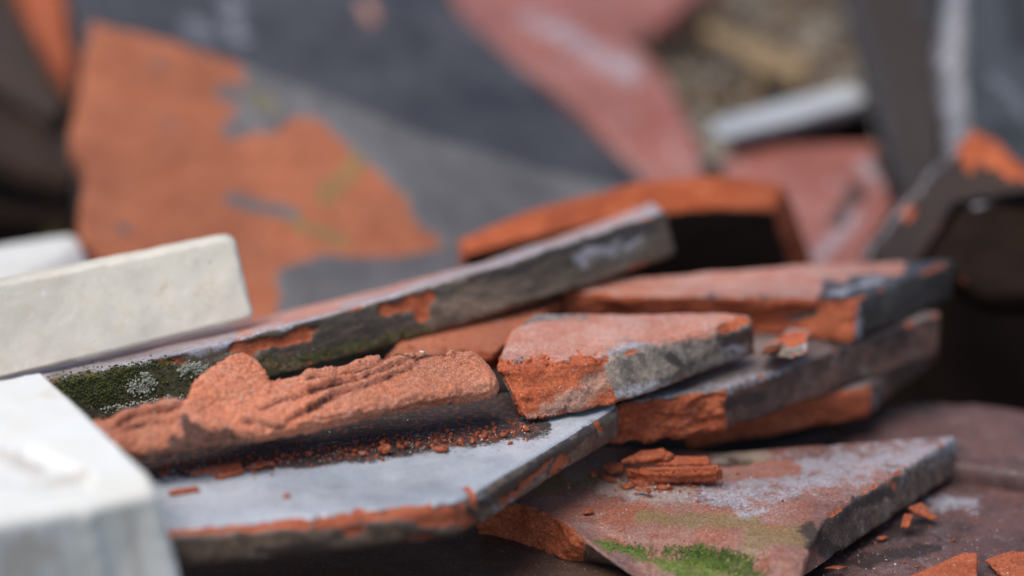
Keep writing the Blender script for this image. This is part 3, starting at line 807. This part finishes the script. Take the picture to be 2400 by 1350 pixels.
def joined(name, protos, places, mat, label=None, cat=None, kind='stuff', parent=None):
    """many little solids joined into one mesh: places = (x,y,z, sx,sy,sz, rot, proto)"""
    vs, fs, base = [], [], 0
    pv = [(np.array([v.co[:] for v in m.vertices]), [tuple(p.vertices) for p in m.polygons]) for m in protos]
    for (loc, sc, rot, k_) in places:
        V, F = pv[k_ % len(pv)]
        q = (V * np.array(sc)) @ np.array(rot).T + np.array(loc)
        vs.append(q)
        fs.extend([tuple(i + base for i in f) for f in F])
        base += len(V)
    me = bpy.data.meshes.new(name)
    me.from_pydata(np.concatenate(vs).tolist(), [], fs)
    me.materials.append(mat)
    for p in me.polygons: p.use_smooth = True
    o = bpy.data.objects.new(name, me)
    COL.objects.link(o)
    tag(o, label, cat, None, kind)
    return o

def rrot():
    from mathutils import Euler
    return np.array(Euler((random.uniform(0, 6.28), random.uniform(0, 6.28), random.uniform(0, 6.28))).to_matrix())

pebs = [stone_mesh('peb%d' % i, M_gravel, i) for i in range(3)]
pts = []
hp = pl((1400, 0, 1.56), (2400, 0, 1.56), (1900, 340, 1.38))
for i in range(2600):
    x, y = random.uniform(1250, 2320), random.uniform(-90, 400)
    c = hit(x, y, *hp) + hp[1] * random.uniform(-.004, .003)
    s_ = random.uniform(.0018, .0065)
    pts.append((c, (s_ * random.uniform(.8, 1.4), s_, s_ * .8), rrot(), i))
joined('gravel', pebs, pts, M_gravel, 'grey brown gravel heap blurred behind the tiles at the upper right', 'gravel')
bm = bmesh.new()
cs = [hit(x, y, *hp) for x, y in ((1150, -160), (2600, -160), (2600, 460), (1150, 460))]
vv = [bm.verts.new(c) for c in cs] + [bm.verts.new(c - hp[1] * .05) for c in cs]
for f in ((0, 1, 2, 3), (7, 6, 5, 4), (0, 4, 5, 1), (1, 5, 6, 2), (2, 6, 7, 3), (3, 7, 4, 0)):
    bm.faces.new([vv[i] for i in f])
bmesh.ops.recalc_face_normals(bm, faces=bm.faces)
me = bpy.data.meshes.new('rubble_bank'); bm.to_mesh(me); bm.free(); me.materials.append(M_soil)
o = bpy.data.objects.new('rubble_bank', me); COL.objects.link(o); tag(o, kind='structure')
bm = bmesh.new()
bmesh.ops.create_cone(bm, segments=6, radius1=1, radius2=.7, depth=2, cap_ends=True)
stick = bpy.data.meshes.new('stick'); bm.to_mesh(stick); bm.free()
for nm, mt_, n_, lab_ in (('straw', M_wood, 90, 'tangle of pale straw and twigs blurred on the gravel heap'), ('twigs', M_umber, 110, 'dark brown roots and twigs tangled over the gravel heap')):
    pts = []
    for i in range(n_):
        x, y = random.uniform(1480, 2000), random.uniform(-60, 300)
        c = hit(x, y, *hp) + hp[1] * random.uniform(.002, .010)
        a_ = Vector((random.gauss(0, 1), random.gauss(0, .5), random.gauss(0, .6))).normalized()
        pts.append((c, (random.uniform(.0006, .0018), random.uniform(.0006, .0018), random.uniform(.008, .026)), np.array(a_.to_track_quat('Z', 'Y').to_matrix()), i))
    joined(nm, [stick], pts, mt_, lab_, 'straw')
slab('wood_splinter', 'blurred tan wooden stick lying on the gravel', 'wood stick',
     [(1640, 60), (1680, 55), (1880, 130), (1870, 165), (1800, 160)], pl((1640, 60, 1.445), (1880, 140, 1.41), (1800, 165, 1.40)), .008, M_wood, res=.002, bevel=.001)
slab('wood_splinter', 'short tan stick pointing down from the end of the longer stick on the gravel', 'wood stick',
     [(1850, 130), (1895, 110), (1885, 195), (1855, 215)], pl((1850, 130, 1.41), (1895, 110, 1.415), (1870, 210, 1.38)), .006, M_wood, res=.002, bevel=.001)

# ------------------------------------------------------------------ small flakes and crumbs
def flake(label, outline, z, th, mat=M_orange, lean=None, group=None, name='clay_flake', res=.0005, fr=None, amp=.0004, masks=None):
    """thin chip: outline in pixels on a level (or leaning) plane"""
    n = Vector((0, 0, 1))
    if lean: n = (n + Vector(lean)).normalized()
    x0, y0 = outline[0]
    o = hit(x0, y0, Vector((0, 0, z)), Vector((0, 0, 1)))
    return slab(name, label, 'clay flake', outline, (o, n), th, mat, frac=tuple(range(len(outline))), res=res, bevel=th * .2,
                famp=amp, rim=.05, group=group, chip=.0003, fsize=(.004, .004, .002), skinamp=.0004, masks=masks)

flake('thick orange sliver of clay, largest piece of the little pile on the bloomed tile',
      [(1458, 1092), (1560, 1089), (1694, 1086), (1688, 1102), (1530, 1106)], -.0738, .0065, lean=(-.1, -.25, 0), res=.0005, amp=.0006)
flake('flat orange flake lying on the thick sliver of the little pile', [(1488, 1076), (1560, 1066), (1660, 1070), (1664, 1086), (1560, 1088)], -.0715, .0014, lean=(0, -.1, 0))
flake('small upper orange flake at the top of the little pile', [(1452, 1078), (1500, 1058), (1555, 1052), (1560, 1066), (1490, 1078)], -.0712, .0016, lean=(-.15, 0, 0))
flake('pinkish crumb between the flakes of the little pile', [(1540, 1066), (1562, 1056), (1580, 1064), (1560, 1072)], -.0695, .002)
flake('round orange flake left of the little pile', [(1412, 1092), (1432, 1082), (1458, 1086), (1460, 1100), (1430, 1108)], -.0762, .0012, lean=(-.3, -.5, 0))
flake('leaf shaped orange flake below the round flake', [(1402, 1108), (1440, 1118), (1446, 1128), (1420, 1126)], -.0782, .0008, lean=(-.2, -.3, 0))
for i, o_ in enumerate(([(1450, 1138), (1472, 1128), (1490, 1134), (1470, 1144)], [(1478, 1130), (1500, 1117), (1534, 1128), (1520, 1140)],
                        [(1478, 1146), (1500, 1136), (1542, 1148), (1520, 1152)], [(1530, 1142), (1550, 1134), (1580, 1140), (1560, 1144)], [(1466, 1126), (1480, 1120), (1494, 1126)],
                        [(1380, 1104), (1398, 1098), (1402, 1112), (1386, 1116)])):
    flake('tiny orange flake in the loose scatter in front of the little pile', o_, -.0788 + .0006 * (i % 3), .0012, lean=(random.uniform(-.2, .2), -.2, 0), group='tiny flakes before the little pile')
flake('thin orange flake lying alone on the left of the bloomed tile', [(1362, 1196), (1390, 1192), (1394, 1198), (1370, 1202)], -.0788, .0008)
flake('big flat orange flake cut by the bottom edge near the right corner', [(2120, 1352), (2200, 1318), (2256, 1292), (2292, 1290), (2294, 1400), (2120, 1400)], -.0925, .0022, lean=(-.05, -.15, 0), res=.0007)
flake('flat orange flake in the bottom right corner', [(2302, 1308), (2360, 1288), (2440, 1292), (2440, 1360), (2350, 1350)], -.0940, .0022, lean=(0, -.1, 0), res=.0007)
flake('curled orange chip on the floor tile beside the bloomed tile', [(2128, 1188), (2160, 1176), (2180, 1196), (2206, 1212), (2184, 1218), (2150, 1200)], -.0915, .0016, lean=(.2, -.4, 0))
flake('upright orange chip leaning below the curled chip', [(2108, 1236), (2118, 1202), (2142, 1206), (2130, 1238)], -.0945, .0012, lean=(-.3, -.7, 0))
flake('narrow orange flake on the floor in front of the bloomed tile', [(1926, 1330), (1960, 1322), (1992, 1324), (1970, 1334)], -.0965, .001, lean=(0, -.2, 0))
flake('little orange flake right of the bloomed tile under its edge', [(2050, 1256), (2074, 1252), (2086, 1258), (2066, 1264)], -.0965, .001, lean=(0, -.2, 0))
flake('narrow pink flake lying alone on the blue grey tile at left', [(394, 1150), (462, 1141), (467, 1147), (398, 1157)], -.0500, .0010)
flake('tiny pink flake lying alone in the middle of the blue grey tile', [(662, 1160), (676, 1156), (682, 1161), (670, 1165)], -.0500, .0009)
flake('largest thin orange flake at the shaded back of the blue grey tile', [(440, 1108), (480, 1092), (560, 1082), (568, 1092), (500, 1108)], -.0490, .0010, lean=(0, -.15, 0))
flake('long pale orange flake in front of the largest thin flake', [(494, 1116), (530, 1104), (570, 1096), (572, 1104), (520, 1118)], -.0498, .0010, lean=(0, -.1, 0))
flake('dark orange flake right of the largest thin flake', [(568, 1094), (600, 1080), (640, 1078), (642, 1086), (590, 1096)], -.0495, .0012)
flake('round orange flake standing up on the blue grey tile', [(884, 1054), (892, 1042), (912, 1040), (918, 1050), (902, 1062)], -.0490, .0014, lean=(-.1, -.6, 0))
flake('orange lump resting at the right of the round flake', [(1012, 1046), (1030, 1040), (1056, 1042), (1048, 1052), (1020, 1053)], -.0490, .0016)
flake('small orange flake lying next to the white marble block', [(362, 1108), (376, 1102), (398, 1106), (384, 1114)], -.0492, .001)
for i in range(34):
    t = i / 33
    x = 600 + t * 640 + random.uniform(-14, 14)
    y = 1082 - t * 72 + random.uniform(-16, 8)
    L = random.uniform(9, 26); h = random.uniform(3, 6)
    flake('small orange flake in the band of crumbs along the back of the blue grey tile',
          [(x - L / 2, y + h * .2), (x - L * .1, y - h), (x + L / 2, y - h * .4), (x + L * .2, y + h)], -.0502 + random.uniform(0, .001), random.uniform(.0006, .0012),
          lean=(random.uniform(-.3, .3), random.uniform(-.4, .1), 0), group='small flakes along the back of the blue grey tile', res=.0006)
flake('white chip on the shard below the mossy tile', [(976, 826), (984, 816), (1000, 822), (990, 828)], -.0268, .0014, mat=M_grit, name='stone_chip', lean=(0, -.4, 0))

# crumbs: uncountable grit scattered on the sharp tops
crumbs = [stone_mesh('crumb%d' % i, M_grit, 5 + i) for i in range(3)]
def scatter(label, name, mat, n, boxes, smin, smax):
    dg = bpy.context.evaluated_depsgraph_get()
    pl_ = []
    for i in range(n):
        bx = random.choice(boxes)
        t = random.random()
        x = bx[0] + (bx[2] - bx[0]) * t + random.gauss(0, bx[4] * .3)
        y = bx[1] + (bx[3] - bx[1]) * t + random.gauss(0, bx[4])
        r = raydir(x, y).normalized()
        ok, loc, nn, fi, ob, mt = S.ray_cast(dg, CAM, r)
        if not ok or nn.z < .25 or ob.name.startswith('marble'): continue
        s_ = smin * (smax / smin) ** (random.random() ** 2.2)
        pl_.append((loc + nn * s_ * .3, (s_, s_ * random.uniform(.7, 1.2), s_ * .8), rrot(), i))
    joined(name, crumbs, pl_, mat, label, 'crumbs')
bpy.context.view_layer.update()
scatter('fine orange clay crumbs strewn over the broken tiles', 'clay_crumbs', M_crumb, 1500,
        [(360, 1105, 1260, 1010, 12)] * 6 + [(560, 1085, 1230, 1005, 16)] * 5 + [(1390, 1110, 1680, 1140, 18)] * 3 + [(1250, 1130, 1900, 1110, 40), (1900, 1340, 2400, 1250, 50), (700, 860, 1120, 800, 14), (1180, 850, 1400, 840, 8)], .00018, .0010)
scatter('fine pale grit strewn over the broken tiles', 'pale_grit', M_grit, 1100,
        [(380, 1112, 1260, 1015, 10)] * 3 + [(300, 1010, 1140, 880, 35)] * 2 + [(1200, 850, 1700, 760, 30), (1300, 1150, 2100, 1080, 50), (1900, 1340, 2400, 1250, 50), (240, 965, 440, 930, 5), (1480, 1140, 1700, 1150, 12)], .00012, .00045)

# lichen and moss tufts: parts of the mossy tile
def tufts(name, parent_label, mat, boxes, n, smin, smax, nmin=-1, out=.3):
    par = [o for o in COL.objects if o.get('label') == parent_label][0]
    dg = bpy.context.evaluated_depsgraph_get()
    pl_ = []
    for i in range(n):
        bx = random.choice(boxes)
        t = random.random()
        x = bx[0] + (bx[2] - bx[0]) * t + random.gauss(0, bx[4] * .6)
        y = bx[1] + (bx[3] - bx[1]) * t + random.gauss(0, bx[4] * .6)
        ok, loc, nn, fi, ob, mt = S.ray_cast(dg, CAM, raydir(x, y).normalized())
        if not ok or ob.name != par.name: continue
        s_ = random.uniform(smin, smax)
        pl_.append((loc + nn * s_ * out * random.uniform(0, 1.6), (s_, s_ * random.uniform(.6, 1.2), s_ * random.uniform(.6, 1.3)), rrot(), i))
    o = joined(name, crumbs, pl_, mat)
    o.parent = par
    o.matrix_parent_inverse = par.matrix_world.inverted()
    return o
LM = 'long dark tile across the middle with moss and lichen on its edge'
tufts('lichen', LM, M_lichen, [(420, 872, 500, 866, 10), (430, 865, 470, 858, 8), (300, 905, 350, 915, 14), (340, 880, 360, 900, 8), (240, 960, 440, 928, 5)], 700, .00025, .0007)
tufts('moss', LM, M_moss, [(130, 905, 300, 880, 22), (180, 930, 280, 935, 20), (160, 900, 380, 900, 26), (260, 870, 400, 850, 12), (130, 915, 340, 900, 30), (400, 900, 980, 790, 30)], 1700, .0002, .0005)
LB = 'red tile with lavender white bloom and bright green moss on its split front edge'
tufts('moss', LB, simple('bright_moss', (.05, .10, .012), (.14, .21, .03), 500, 1.0, .6), [(1560, 1288, 1700, 1300, 12), (1600, 1300, 1760, 1330, 18), (1650, 1320, 1780, 1350, 14), (1700, 1300, 1760, 1320, 14), (1420, 1275, 1800, 1345, 12)], 1800, .00015, .0004)
print('TRIS', sum(len(o.data.loops) - 2 * len(o.data.polygons) for o in COL.objects if o.type == 'MESH'))
